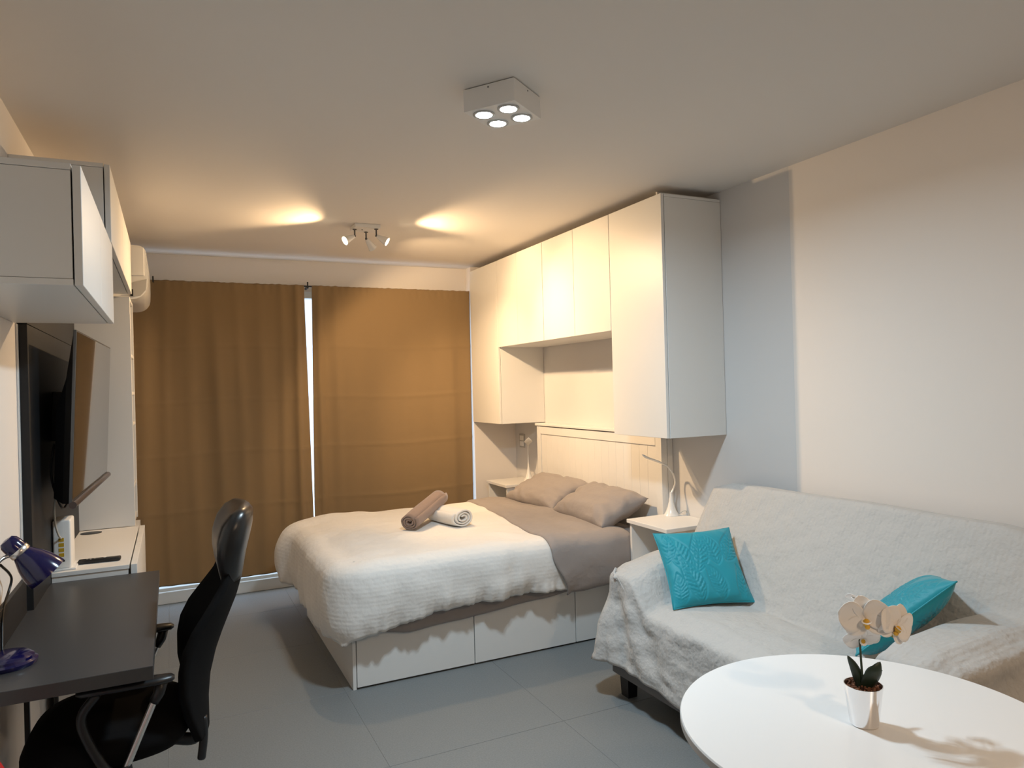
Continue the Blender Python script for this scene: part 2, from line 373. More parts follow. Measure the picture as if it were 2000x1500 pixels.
# ------------------------------------------------------------------ wall cupboards over the bed
WX = 2.389; DT = 0.018; XB = XR-0.002
def wall_cab(label, y0, y1, z0, z1, doors, ):
    t = Thing('wall_cupboard', label, 'cupboard', (XR-0.2, (y0+y1)/2, z0), group='white wall cupboards around the bed')
    xb = WX+DT+0.003; p = 0.016
    t.part('side_panel', MB().box((xb, y0, z0), (XB, y0+p, z1-p-0.001), 0.0008, 1), 'white_lacquer')
    t.part('side_panel', MB().box((xb, y1-p, z0), (XB, y1, z1-p-0.001), 0.0008, 1), 'white_lacquer')
    t.part('top_panel', MB().box((xb, y0, z1-p), (XB, y1, z1), 0.0008, 1), 'white_lacquer')
    t.part('bottom_panel', MB().box((xb, y0+p+0.0005, z0), (XB, y1-p-0.0005, z0+p), 0.0008, 1), 'white_lacquer')
    t.part('back_panel', MB().box((XB-0.006, y0+p, z0+p), (XB-0.001, y1-p, z1-p)), 'white_lacquer')
    t.part('light_block_strip', MB().box((WX+0.25, y0+(0.135 if y0 < 3.1 else 0), z1), (WX+0.265, y1, ZC-0.001)), 'white_lacquer')  # added strip over the cupboard, blocks warm spotlight leaking across its top
    if y0 < 3.1: t.part('light_block_strip', MB().box((WX+0.07, y0+0.12, z1), (XB, y0+0.132, ZC-0.001)), 'white_lacquer')  # added end strip, keeps that leak off the right wall
    for a, b in doors:
        t.part('door', MB().box((WX, a+0.0018, z0+0.0005), (WX+DT, b-0.0018, z1), 0.0012, 1), 'white_lacquer')
    return t
ZT = 2.565; ZU = 1.867; ZL = 1.246
wall_cab('tall white wall cupboard with one wide door nearest the sofa', 3.062, 3.568, ZL, ZT, [(3.062, 3.568)])
wall_cab('short white wall cupboard with two doors right beside the near tall one', 3.570, 4.421, ZU, ZT, [(3.570, 3.993), (3.993, 4.421)])
wall_cab('short white wall cupboard with two doors next to the far tall one', 4.423, 5.200, ZU, ZT, [(4.423, 4.837), (4.837, 5.200)])
wall_cab('tall white wall cupboard in the corner beside the curtain', 5.202, 5.768, ZL, ZT, [(5.202, 5.768)])
# socket
so = Thing('wall_socket', 'white double wall socket under the corner cupboard', 'socket', (XR, 5.635, 1.03))
so.part('cover_plate', MB().box((XR-0.008, 5.585, 1.005), (XR, 5.685, 1.125), 0.002), 'grey_plastic')
for k in (0, 1): so.part('socket_insert', MB().box((XR-0.011, 5.60, 1.018+0.05*k), (XR-0.007, 5.67, 1.06+0.05*k), 0.001), 'white_plain')

# ------------------------------------------------------------------ headboard and bed
hb = Thing('headboard', 'white slatted wooden headboard standing against the wall behind the pillows', 'headboard', (2.76, 4.37, 0))
HX = 2.712; HY0, HY1 = 3.54, 5.185
hb.part('top_ledge', MB().box((HX-0.012, HY0-0.005, 1.222), (XR-0.002, HY1+0.01, 1.240), 0.003), 'white_melamine')
hb.part('top_rail', MB().box((HX, HY0+0.062, 1.155), (HX+0.03, HY1-0.062, 1.216), 0.002), 'white_melamine')
hb.part('bottom_rail', MB().box((HX, HY0+0.062, 0.25), (HX+0.03, HY1-0.062, 0.35), 0.002), 'white_melamine')
for y in (HY0, HY1-0.06): hb.part('post', MB().box((HX, y, 0), (HX+0.046, y+0.06, 1.220), 0.002), 'white_melamine')
for y in (HY0, HY1-0.03): hb.part('rear_post', MB().box((HX+0.049, y, 0), (XR-0.002, y+0.03, 1.220), 0.002), 'white_melamine')
npk = 17; pw = (HY1-HY0-0.124)/npk
for k in range(npk):
    y = HY0+0.062+k*pw
    hb.part('plank', MB().box((HX+0.008, y+0.0004, 0.35), (HX+0.024, y+pw-0.0004, 1.155), 0.0012, 1), 'white_melamine')

BX0, BX1, BY0, BY1 = 0.813, HX-0.004, 3.674, 5.062
bed = Thing('storage_bed', 'white storage bed base with drawers facing the sofa', 'bed', (1.75, 4.37, 0))
BH = 0.322
bed.part('foot_panel', MB().box((BX0, BY0, 0.0), (BX0+0.018, BY1, BH+0.01), 0.001, 1), 'white_lacquer')
bed.part('top_panel', MB().box((BX0+0.018, BY0+0.02, BH-0.018), (BX1, BY1-0.02, BH), 0.001, 1), 'white_lacquer')
bed.part('carcass', MB().box((BX0+0.020, BY0+0.024, 0.012), (BX1, BY1-0.024, BH-0.02)), 'white_lacquer')
bed.part('plinth', MB().box((BX0+0.03, BY0+0.03, 0.0), (BX1, BY1-0.03, 0.02)), 'black_metal')
for a, b in ((BX0+0.022, 1.492), (1.497, 2.147), (2.152, BX1-0.002)):
    for y0, y1 in ((BY0, BY0+0.018), (BY1-0.018, BY1)):
        bed.part('drawer_front', MB().box((a, y0, 0.010), (b, y1, BH), 0.0012, 1), 'white_lacquer')

# mattress with grey sheet
def rbox_grid(x0, x1, y0, y1, z0, z1, bev):
    return MB().box((x0, y0, z0), (x1, y1, z1), bev, 5)
mt = rbox_grid(BX0+0.03, BX1-0.004, BY0+0.012, BY1-0.012, BH+0.001, 0.625, 0.055)
single('mattress', mt, 'grey_linen', 'thick mattress in a grey fitted sheet under the duvet', 'mattress', smooth=True)

def drape(sx, ty, x0, x1, y0, y1, R, hfun, hem, rho, flare, Lg, fold=None, headflat=True):
    """cloth over a block: sx, ty are the unfolded sample positions; outside x0..x1,y0..y1 it hangs to hem(ex,ey,dirx,diry)"""
    P = []
    for s in sx:
        row = []
        for t in ty:
            cx = min(max(s, x0+R), x1-R); cy = min(max(t, y0+R), y1-R)
            vx, vy = s-cx, t-cy; r = math.hypot(vx, vy)
            if r > R:      # rounder corner: no long pointed tip
                rp = (abs(vx)**7+abs(vy)**7)**(1/7); r_eff = max(R+1e-5, min(R+Lg*1.06, R+(rp-R)))
            if r <= R:
                row.append((s, t, hfun(s, t))); continue
            dx, dy = vx/r, vy/r; ex, ey = cx+dx*R, cy+dy*R
            f = (r_eff-R)/Lg; he = hfun(ex, ey); L = he-hem(ex, ey, dx, dy)+0.57*rho; d = f*L
            if d < rho*PI/2:
                th = d/rho; o = rho*math.sin(th); dz = rho*(1-math.cos(th))
            else:
                o = rho+flare*(d-rho*PI/2); dz = rho+(d-rho*PI/2)
            if fold: o += fold(ex, ey, dx, dy, f)
            row.append((ex+dx*o, ey+dy*o, he-dz))
        P.append(row)
    return P
def frange(a, b, n): return [a+(b-a)*i/n for i in range(n+1)]

# duvet
DZ = 0.655
def duvet_h(x, y):
    z = DZ + 0.030*math.exp(-((x-1.25)/0.75)**2-((y-4.35)/0.75)**2)
    z += 0.014*nz(x*2.6, y*2.6, 1.0) + 0.009*nz(x*7, y*5, 4.0)
    z -= 0.020*sstep(0.95, 0.80, x)
    z += 0.014*sstep(4.85, 5.02, y)*sstep(1.6, 0.9, x)
    return z
def duvet_hem(ex, ey, dx, dy):
    side = interp(ex, [0.8, 1.02, 1.28, 1.7, 2.1], [0.29, 0.325, 0.37, 0.378, 0.37])
    foot = interp(ey, [3.7, 4.2, 5.05], [0.27, 0.235, 0.30])
    w_ = abs(dx)/(abs(dx)+abs(dy)+1e-9)
    return lerp(side, foot, w_)+0.008*nz(ex*14, ey*14, 2)
def duvet_fold(ex, ey, dx, dy, f):
    s = ex*1.0+ey*1.0
    corner_far = 0.10*sstep(4.75, 5.05, ey)*sstep(0.2, 0.9, -dx)*math.sin(min(1, f)*PI*0.62)
    puff = 0.040*math.sin(min(1, f)*PI)**0.8
    foldw = (0.012*math.sin(17*s+2*nz(s*3, 1)) + 0.010*math.sin(41*s+3*nz(s*5, 8)))*f*f
    crimp = 0.007*math.sin(128*s+5*nz(s*9, 3))*sstep(0.72, 1.0, f)
    return crimp+puff+foldw+corner_far+0.018*nz(ex*6, ey*6, f*3)*f
dv = Thing('duvet', 'white duvet with a turned-down grey top edge spread over the bed', 'duvet', (1.5, 4.37, DZ))
LG = 0.40
sx = frange(BX0-0.01-LG, BX0+0.13, 34)[:-1] + frange(BX0+0.13, 2.20, 84)
ty = frange(BY0-0.01-LG, BY0+0.13, 34)[:-1] + frange(BY0+0.13, BY1-0.12, 60)[:-1] + frange(BY1-0.12, BY1+0.02+LG, 22)
P = drape(sx, ty, BX0-0.01, 3.2, BY0-0.01, BY1+0.02, 0.11, duvet_h, duvet_hem, 0.075, 0.06, LG, duvet_fold)
dv.part('white_cover', MB().grid(P), 'duvet_white', smooth='all', solid=0.010)
# grey turned-down band
def grey_h(x, y): return duvet_h(x, y)+0.016+0.008*nz(x*4, y*3, 6)-0.012*sstep(2.40, 2.54, x)
def grey_hem(ex, ey, dx, dy): return interp(ex, [1.9, 2.05, 2.35, 2.6], [0.352, 0.345, 0.372, 0.39])
def grey_fold(ex, ey, dx, dy, f):
    return 0.052*math.sin(min(1, f)*PI)**0.8+0.006*f+0.012*math.sin(11*ex+1)*f+0.014*nz(ex*5, f*3, 9)*f
sx = frange(1.90, 2.56, 40); ty = frange(BY0-0.015-LG, BY0+0.13, 34)[:-1] + frange(BY0+0.13, BY1-0.12, 50)[:-1] + frange(BY1-0.12, BY1+0.025+LG, 20)
P = drape(sx, ty, -1.0, 4.0, BY0-0.015, BY1+0.025, 0.11, grey_h, grey_hem, 0.080, 0.06, LG, grey_fold)
P2 = []
for row, s in zip(P, sx):       # slanted leading edge: further towards the foot on the sofa side
    u = (s-1.90)/0.66; r2 = []
    for (x, y, z) in row:
        xa = 2.045-0.12*sstep(5.05, 3.7, y) + (0.11*sstep(0.60, 0.36, z) if y < BY0+0.02 else 0) + 0.012*nz(y*4, z*4)
        xb = 2.56-0.06*sstep(5.0, 3.7, y) + (0.05*sstep(0.62, 0.40, z) if y < BY0+0.02 else 0)
        zz = z - 0.014*sstep(0.06, 0.0, u) - 0.014*sstep(0.94, 1.0, u)
        r2.append((lerp(xa, xb, u), y, zz))
    P2.append(r2)
dv.part('turned_down_edge', MB().grid(P2), 'grey_linen', smooth='all', solid=0.008)
# flat sheet hanging under the duvet
def sh_fold(ex, ey, dx, dy, f): return 0.006*math.sin(13*ex)*f
P = drape(frange(0.98, 2.60, 50), frange(BY0-0.0-0.4, BY0+0.2, 30), -1.0, 4.0, BY0+0.002, BY1+0.6, 0.05, lambda x, y: 0.632, lambda ex, ey, dx, dy: interp(ex, [0.98, 1.1, 1.3, 1.6, 2.1, 2.6], [0.285, 0.262, 0.272, 0.295, 0.330, 0.34])+0.008*nz(ex*6, 2), 0.03, 0.0, 0.4, sh_fold)
single('bed_sheet', MB().grid(P), 'grey_linen', 'grey flat sheet hanging below the duvet over the drawers', 'sheet', smooth='all', solid=0.003)

# pillows
def pillow(wd, ht, th, n=40, k=0.10, pinch=4.0, wr=0.0, seed=0, flat=0.0):
    """soft pillow, local x width, y height, z thickness"""
    top = []; bot = []
    for i in range(n+1):
        u = -1+2*i/n; rt = []; rb = []
        for j in range(n+1):
            v = -1+2*j/n
            x = u*wd/2*(1-k*(1-v*v)*abs(u)**3); y = v*ht/2*(1-k*(1-u*u)*abs(v)**3)
            e = max(0, (1-abs(u)**pinch))**0.55*max(0, (1-abs(v)**pinch))**0.55
            w_ = wr*(nz(u*2.3+seed, v*2.3, seed)*0.8+0.5*math.sin(9*v+6*nz(u*2, v*2, seed+2))*abs(u)**2+0.4*math.sin(10*u+5*nz(u*2+5, v*2, seed+2))*abs(v)**2)*min(1, e*3)
            rt.append(Vector((x, y, th/2*e+w_))); rb.append(Vector((x, y, -th/2*e*(1-flat)-w_*0.5)))
        top.append(rt); bot.append(rb)
    return top, bot
def pillow_mb(top, bot, M4=None):
    m = MB(); M4 = M4 or Matrix()
    m.grid([[M4 @ p for p in r] for r in top]); m.grid([[M4 @ p for p in r] for r in bot])
    bmesh.ops.remove_doubles(m.bm, verts=m.bm.verts[:], dist=0.0005)
    return m
def put_pillow(name, label, loc, rot, wd, ht, th, m, group=None, cat='pillow', **k):
    t, b = pillow(wd, ht, th, **k)
    o = pillow_mb(t, b).build(name, m, smooth='all'); o.location = loc; o.rotation_euler = rot
    return tag(o, label, cat, group)
put_pillow('bed_pillow', 'grey bed pillow on the curtain side against the headboard', (2.528, 4.70, 0.752), Euler((math.radians(0), math.radians(-24), math.radians(3)), 'XYZ'), 0.37, 0.70, 0.17, 'grey_linen', 'grey bed pillows', wr=0.020, seed=3, k=0.06, pinch=3.6)
put_pillow('bed_pillow', 'grey bed pillow nearer the sofa, beside the white bedside table', (2.522, 3.985, 0.752), Euler((math.radians(0), math.radians(-24), math.radians(-3)), 'XYZ'), 0.37, 0.70, 0.18, 'grey_linen', 'grey bed pillows', wr=0.020, seed=11, k=0.06, pinch=3.6)

# rolled towels on the duvet
def towel(name, label, p0, p1, rw, rh, m, turns, seed, endtilt=0.0):
    """flattened spiral roll from p0 to p1"""
    p0, p1 = Vector(p0), Vector(p1); ax = (p1-p0).normalized(); side = ax.cross(Vector((0, 0, 1))).normalized(); up = side.cross(ax).normalized()
    n = 26*turns; rows = []
    L = (p1-p0).length
    for k in range(15):
        s = k/14; row = []
        for i in range(n+1):
            a = i/n*turns*2*PI; q = 1-0.80*(1-i/n)
            wv = 1+0.05*nz(math.cos(a)*1.5+seed, math.sin(a)*1.5, s*2.5)
            e = 1-0.05*abs(2*s-1)**6
            row.append(p0+ax*(s*L+0.008*nz(a*0.7, seed, s))+side*(rw*q*wv*e*math.cos(a+0.6))+up*(rh*q*wv*e*math.sin(a+0.6)))
        rows.append(row)
    return single(name, MB().grid(rows), m, label, 'towel', 'rolled towels on the bed', smooth='all', solid=0.010)
towel('rolled_towel', 'white rolled towel lying on the duvet under the brown one', (1.545, 4.40, 0.742), (1.635, 4.145, 0.735), 0.088, 0.058, 'towel_white', 3, 2.0)
towel('rolled_towel', 'brown rolled towel leaning across the white towel on the duvet', (1.285, 4.17, 0.738), (1.585, 4.44, 0.835), 0.062, 0.052, 'towel_brown', 3, 5.0)

# ------------------------------------------------------------------ bedside tables and lamps
def bedside(label, y0, y1, x0):
    t = Thing('bedside_table', label, 'bedside table', (x0+0.18, (y0+y1)/2, 0), group='white bedside tables')
    x1 = XR-0.004; p = 0.018
    t.part('top', MB().box((x0, y0, 0.718), (x1, y1, 0.740), 0.0015, 1), 'white_melamine')
    t.part('side_panel', MB().box((x0+0.015, y0+0.012, 0), (x1, y0+0.012+p, 0.718), 0.001, 1), 'white_melamine')
    t.part('side_panel', MB().box((x0+0.015, y1-0.012-p, 0), (x1, y1-0.012, 0.718), 0.001, 1), 'white_melamine')
    t.part('back_panel', MB().box((x1-0.012, y0+0.03, 0.05), (x1, y1-0.03, 0.718)), 'white_melamine')
    t.part('shelf', MB().box((x0+0.02, y0+0.03, 0.48), (x1-0.012, y1-0.03, 0.498)), 'white_melamine')
    t.part('cross_rail', MB().box((x0+0.02, y0+0.03, 0.655), (x0+0.036, y1-0.03, 0.700)) if False else MB().box((x0+0.02, y0+0.03, 0.05), (x1-0.012, y1-0.03, 0.068)), 'white_melamine')
    dr = t.part('drawer_front', MB().box((x0+0.012, y0+0.032, 0.07), (x0+0.03, y1-0.032, 0.476), 0.0015, 1), 'white_melamine')
    return t
bedside('white bedside table between the bed and the sofa', 3.145, 3.525, 2.431)
bedside('white bedside table in the corner by the curtain', 5.255, 5.655, 2.450)
def led_lamp(label, bx, by, dr, cable):
    z0 = 0.740; D = Vector((dr[0], dr[1], 0)).normalized(); A = Vector((-D.y, D.x, 0))
    def lp(o, z): return Vector((bx, by, z0+z))+D*o
    t = Thing('bedside_lamp', label, 'lamp', (bx, by, z0), group='white curved bedside lamps')
    t.part('base', MB().lathe([(0.046, 0), (0.0465, 0.003), (0.040, 0.012), (0.030, 0.030), (0.021, 0.055), (0.014, 0.085), (0.0085, 0.115), (0.006, 0.14)], 32, Matrix.Translation((bx, by, z0))), 'white_gloss', smooth=True)
    pts = spline([lp(0, 0.13), lp(-0.022, 0.165), lp(-0.033, 0.20), lp(-0.020, 0.250), lp(0.020, 0.298), lp(0.055, 0.318)], 8)
    t.part('neck', MB().tube(pts, 0.0055, 10), 'white_gloss', smooth='all')
    hp = spline([lp(0.045, 0.313), lp(0.09, 0.332), lp(0.13, 0.347), lp(0.17, 0.362), lp(0.205, 0.383)], 6)
    wd = [interp(i/(len(hp)-1), [0, 0.15, 0.45, 0.75, 1], [0.006, 0.018, 0.036, 0.026, 0.003]) for i in range(len(hp))]
    rings = []
    for i, p in enumerate(hp):
        tn = (hp[min(i+1, len(hp)-1)]-hp[max(i-1, 0)]).normalized(); a = A; u = a.cross(tn).normalized()
        rings.append([p+a*wd[i]*math.cos(q*2*PI/14)+u*0.0055*min(1, wd[i]/0.01)*math.sin(q*2*PI/14) for q in range(14)])
    t.part('lamp_head', MB().loft(rings), 'white_gloss', smooth='all')
    t.part('cable', MB().tube(spline(cable, 6), 0.0022, 6), 'cable_white', smooth='all')
    return t
led_lamp('white curved lamp with a leaf-shaped head on the bedside table by the sofa', 2.722, 3.470, (-1, 0), [(2.765, 3.455, 0.744), (2.785, 3.44, 0.762), (2.794, 3.42, 0.766), (2.797, 3.40, 0.745), (2.7965, 3.37, 0.60)])
led_lamp('white curved lamp with a leaf-shaped head on the far bedside table', 2.720, 5.37, (-0.42, -0.90), [(2.775, 5.345, 0.744), (2.788, 5.33, 0.765), (2.795, 5.31, 0.755), (2.797, 5.29, 0.745), (2.7965, 5.24, 0.60)])

# ------------------------------------------------------------------ sofa with throw covers
SX0, SX1, SY0, SY1 = 1.965, 2.775, 1.30, 3.01
sofa = Thing('sofa', 'grey two-seat sofa with black feet under a pale linen cover', 'sofa', (2.37, 2.15, 0))
sofa.part('frame', MB().box((SX0, SY0, 0.105), (SX1, SY1, 0.22), 0.006), 'sofa_grey')
sofa.part('seat_cushion', MB().box((SX0+0.01, SY0+0.18, 0.22), (2.45, SY1-0.26, 0.475), 0.04, 4), 'sofa_grey', smooth=True)
bk = MB().loft([[(2.40, y, 0.22), (2.775, y, 0.22), (2.775, y, 0.86), (2.73, y, 0.92), (2.66, y, 0.91), (2.60, y, 0.82)] for y in (SY0+0.10, SY1-0.10)])
sofa.part('backrest', bk, 'sofa_grey')
for y0, y1, zt in ((SY0+0.015, SY0+0.17, 0.66), (SY1-0.25, SY1-0.015, 0.64)):
    sofa.part('armrest', MB().box((SX0+0.01, y0, 0.22), (2.70, y1, zt), 0.05, 4), 'sofa_grey', smooth=True)
for x in (SX0+0.025, SX1-0.085):
    for y in (SY0+0.03, SY1-0.10):
        sofa.part('leg', MB().loft([[(x+dx*k, y+dy*k, z) for dx, dy in ((0, 0), (0.06, 0), (0.06, 0.07), (0, 0.07))] for z, k in ((0.0, 0.85), (0.105, 1.0))]), 'black_wood')
cov = Thing('sofa_cover', 'pale crinkled linen throw cover draped over the whole sofa', 'throw cover', (2.37, 2.15, 0.17))
def sofa_h(x, y):
    seat = 0.50 + 0.018*math.exp(-((x-2.15)/0.2)**2) - 0.02*sstep(2.03, 1.95, x) + 0.010*nz(x*4, y*4, 2) + 0.005*nz(x*11, y*8, 3)
    bx = sstep(2.32, 2.62, x)
    topz = 1.005 + 0.006*nz(y*2.2, 5) - 0.03*sstep(2.85, 3.0, y)-0.02*sstep(1.55, 1.38, y)
    t = min(1, max(0, (x-2.355)/(2.64-2.355)))
    bulge = 0.030*math.sin(PI*t)
    back = lerp(0.47, topz, t**1.08)+bulge if x > 2.355 else 0
    if x > 2.64: back = topz - 0.9*max(0, x-2.70)**1.0
    al = lerp(0.655, 0.70, sstep(1.97, 2.3, x)) - 0.03*sstep(2.05, 1.96, x)
    ar = lerp(0.725, 0.74, sstep(1.97, 2.3, x)) - 0.02*sstep(2.03, 1.96, x)
    wl = sstep(2.655, 2.80, y); wr = sstep(1.585, 1.475, y)
    al -= 0.02*sstep(2.90, 3.01, y); ar -= 0.03*sstep(1.36, 1.28, y)
    z = seat
    z = lerp(z, max(z, al+0.008*nz(x*5, y*5, 4)), wl); z = lerp(z, max(z, ar+0.008*nz(x*5, y*5, 4)), wr)
    m = max(z, back); k = 0.02
    if abs(z-back) < k: m += (k-abs(z-back))**2/(4*k)
    return m
def sofa_hem(ex, ey, dx, dy):
    z = interp(ey, [1.3, 1.9, 2.45, 2.85, 3.0], [0.17, 0.165, 0.165, 0.195, 0.20]) if dx < -0.5 else 0.19
    return z+0.005*nz(ex*9, ey*9, 1)
def sofa_fold(ex, ey, dx, dy, f):
    s = ey*1.0+ex
    a = 0.006*math.sin(19*s+2*nz(s*4, 1))*f + 0.010*nz(s*5, f*2, 2)*f
    a += 0.10*sstep(2.72, 3.02, ey)*f*f*sstep(-0.2, 0.4, dy)+0.035*math.sin((ey-2.70)*34)*sstep(2.70, 2.78, ey)*f*(0.3+0.7*f)*0.5
    a += 0.014*math.sin(27*ey+6*f)*sstep(2.45, 2.75, ey)*sstep(0.05, 0.4, f)+0.010*nz(ey*9, f*7, 5)*sstep(0.0, 0.3, f)
    if dy < -0.3: a += 0.016*math.sin(11*ex+7*f+2*nz(ex*4, f*3, 7))*sstep(0.02, 0.35, f)+0.012*nz(ex*7, f*6, 3)
    return a
LS = 0.40
sx = frange(SX0-0.005-LS, SX0+0.06, 36)[:-1]+frange(SX0+0.06, 2.735, 62)
ty = frange(SY0-0.01-LS, SY0+0.05, 34)[:-1]+frange(SY0+0.05, SY0+0.42, 30)[:-1]+frange(SY0+0.42, SY1-0.42, 50)[:-1]+frange(SY1-0.42, SY1-0.05, 30)[:-1]+frange(SY1-0.05, SY1-0.035+LS, 34)
P = drape(sx, ty, SX0-0.005, 3.4, SY0-0.01, SY1-0.035, 0.05, sofa_h, sofa_hem, 0.030, 0.05, LS, sofa_fold)
cov.part('cover_cloth', MB().grid(P), 'sofa_linen', smooth='all', solid=0.006)
# knotted tie on the left front corner
tie = MB().tube(spline([(1.955, 2.935, 0.640), (1.938, 2.928, 0.622), (1.932, 2.905, 0.606), (1.930, 2.885, 0.596)], 5), 0.007, 8)
kn = cov.part('tie_knot', tie.sphere((1.930, 2.902, 0.606), 0.013, (1, 1.2, 0.8)), 'sofa_linen', smooth='all')
cov.part('tie_tail', MB().grid([[(1.928-0.001*i, 2.890-0.0165*i-0.002*j, 0.604-0.0125*i-0.011*(j-1)) for j in range(3)] for i in range(7)]), 'sofa_linen', kn, solid=0.003)

# quilted cushions
def leaf_lines():
    out = []
    def leaf(bx, by, ang, L, wd, veins, bend=0.25):
        mid = []
        for k in range(21):
            s = k/20; a = ang+bend*(s-0.5)
            mid.append((bx+L*s*math.cos(a), by+L*s*math.sin(a)))
        def off(s, q):
            k = min(20, max(0, int(s*20))); x, y = mid[k]; x2, y2 = mid[min(20, k+1)]; x1, y1 = mid[max(0, k-1)]
            tx, ty_ = x2-x1, y2-y1; l = math.hypot(tx, ty_) or 1
            return (x-ty_/l*q, y+tx/l*q)
        out.append(mid)
        for sg in (-1, 1):
            out.append([off(k/20, sg*wd*math.sin(PI*(k/20)**0.8)) for k in range(21)])
            for v in range(1, veins+1):
                s0 = v/(veins+1)*0.85; ln = []
                for q in range(7):
                    r = q/6; s = min(1, s0+0.16*r); ln.append(off(s, sg*wd*math.sin(PI*s**0.8)*r))
                out.append(ln)
    leaf(-0.28, -0.98, 1.75, 1.25, 0.22, 8); leaf(-0.30, -0.20, 2.05, 1.1, 0.26, 7, -0.3); leaf(-0.25, -0.25, 1.25, 1.2, 0.22, 8)
    leaf(0.25, -0.95, 1.75, 0.95, 0.18, 9); leaf(0.30, -0.1, 1.70, 1.0, 0.22, 8); leaf(0.75, -1.0, 1.4, 0.9, 0.16, 7)
    leaf(-0.85, -1.0, 1.35, 0.8, 0.2, 8); leaf(0.55, 0.0, 1.05, 1.0, 0.25, 7); leaf(-0.95, 0.1, 1.2, 0.9, 0.2, 7)
    return out
def quilt(n):
    g = np.linspace(-1, 1, n+1); U, V = np.meshgrid(g, g, indexing='ij'); D = np.full(U.shape, 9.0)
    for ln in leaf_lines():
        for (ax, ay), (bx, by) in zip(ln[:-1], ln[1:]):
            dx, dy = bx-ax, by-ay; l2 = dx*dx+dy*dy+1e-12
            t = np.clip(((U-ax)*dx+(V-ay)*dy)/l2, 0, 1); D = np.minimum(D, np.hypot(U-ax-t*dx, V-ay-t*dy))
    return D
def cushion(label, M4, size, th):
    n = 110; top, bot = pillow(size, size, th, n=n, k=0.07, pinch=2.6, wr=0.004, seed=1)
    D = quilt(n)
    for i in range(n+1):
        for j in range(n+1):
            u, v = -1+2*i/n, -1+2*j/n; e = min(1, (1-u*u)*(1-v*v)*6)
            q = 0.0052*(1-math.exp(-(D[i, j]/0.022)**2))*e
            top[i][j].z += q; bot[i][j].z -= q
    t = Thing('cushion', label, 'cushion', M4.translation, M4.to_euler(), group='turquoise cushions on the sofa', local=True)
    t.part('quilted_cover', pillow_mb(top, bot), 'teal_satin', smooth='all')
    h = size/2*0.985; pts = []
    for (ax, ay), (bx, by) in (((-1, -1), (1, -1)), ((1, -1), (1, 1)), ((1, 1), (-1, 1)), ((-1, 1), (-1, -1))):
        for k in range(8):
            s = k/8; u, v = lerp(ax, bx, s), lerp(ay, by, s)
            pts.append((u*size/2*(1-0.07*(1-v*v)*abs(u)**3), v*size/2*(1-0.07*(1-u*u)*abs(v)**3), 0))
    pts.append(pts[0])
    t.part('seam_piping', MB().tube(pts, 0.0028, 6), 'teal_satin', smooth='all')
    return t
def frame_from(o, xdir, ydir):
    x = Vector(xdir).normalized(); y = Vector(ydir); z = x.cross(y).normalized(); y = z.cross(x)
    m = Matrix((x, y, z)).transposed().to_4x4(); m.translation = Vector(o); return m
def from_corners(bl, br, tl):
    bl, br, tl = Vector(bl), Vector(br), Vector(tl); return frame_from((br+tl)/2, br-bl, tl-bl)
cushion('turquoise leaf-quilted cushion standing upright against the left arm of the sofa', from_corners((2.026, 2.585, 0.522), (2.384, 2.458, 0.533), (2.101, 2.82, 0.812)), 0.385, 0.11)
_lc = Vector((2.028, 1.637, 0.625)); _tc = Vector((2.262, 1.445, 0.880)); _e = (_tc-_lc).normalized(); _v = Vector((0.74, 0.58, -0.16)); _v = (_v-_e*_v.dot(_e)).normalized()
cushion('turquoise cushion lying slanted against the right arm of the sofa', from_corners(_lc, _lc+_v*0.40, _lc+_e*0.40), 0.40, 0.12)

# ------------------------------------------------------------------ round table
TZ = 0.72; TC = (1.487, 1.168); TR = 0.441
tb = Thing('round_table', 'round white table with a slim pedestal in front of the sofa', 'table', (TC[0], TC[1], 0))
mt4 = Matrix.Translation((TC[0], TC[1], 0))
tb.part('table_top', MB().lathe([(TR-0.004, TZ-0.020), (TR, TZ-0.017), (TR, TZ-0.003), (TR-0.002, TZ)], 128, mt4), 'table_white', smooth=True)
tb.part('edge_band', MB().lathe([(TR-0.03, TZ-0.0205), (TR+0.0006, TZ-0.0205), (TR+0.0008, TZ-0.004), (TR-0.001, TZ-0.0035)], 128, mt4, False, False), 'table_edge', smooth=True)
tb.part('pedestal', MB().lathe([(0.045, 0.02), (0.035, 0.06), (0.032, 0.35), (0.036, 0.62), (0.11, TZ-0.0205)], 40, mt4), 'white_gloss', smooth=True)
tb.part('foot', MB().lathe([(0.24, 0), (0.24, 0.008), (0.20, 0.016), (0.08, 0.03), (0.04, 0.06)], 64, mt4), 'white_gloss', smooth=True)

# ------------------------------------------------------------------ orchid
ox, oy = 1.474, 1.172
orc = Thing('potted_orchid', 'white artificial orchid in a silver pot on the round table', 'plant', (ox, oy, TZ))
om = Matrix.Translation((ox, oy, TZ))
orc.part('pot', MB().lathe([(0.026, 0.0), (0.030, 0.001), (0.0315, 0.004), (0.043, 0.094), (0.0435, 0.096), (0.0415, 0.096), (0.039, 0.078)], 48, om, True, True), 'chrome', smooth=True)
bk = MB()
for k in range(150):
    a = random.random()*2*PI; r = 0.037*math.sqrt(random.random()); s = random.uniform(0.003, 0.0062)
    m4 = Matrix.Translation((ox+r*math.cos(a), oy+r*math.sin(a), TZ+0.083+random.uniform(0, 0.007))) @ Euler((random.random()*6, random.random()*6, 0)).to_matrix().to_4x4()
    bk.obox(m4, (s*1.6, s, s*0.7))
tag(orc.part('bark_chips', bk, 'bark'), None, kind='stuff')
cr, cu, cf = _r2.copy(), Vector((0, 0, 1)), Vector((_f.x, _f.y, 0)).normalized()
cr = Vector((cf.y, -cf.x, 0))
def op(r, u, f=0.0): return Vector((ox, oy, TZ)) + cr*r + cu*u + cf*f
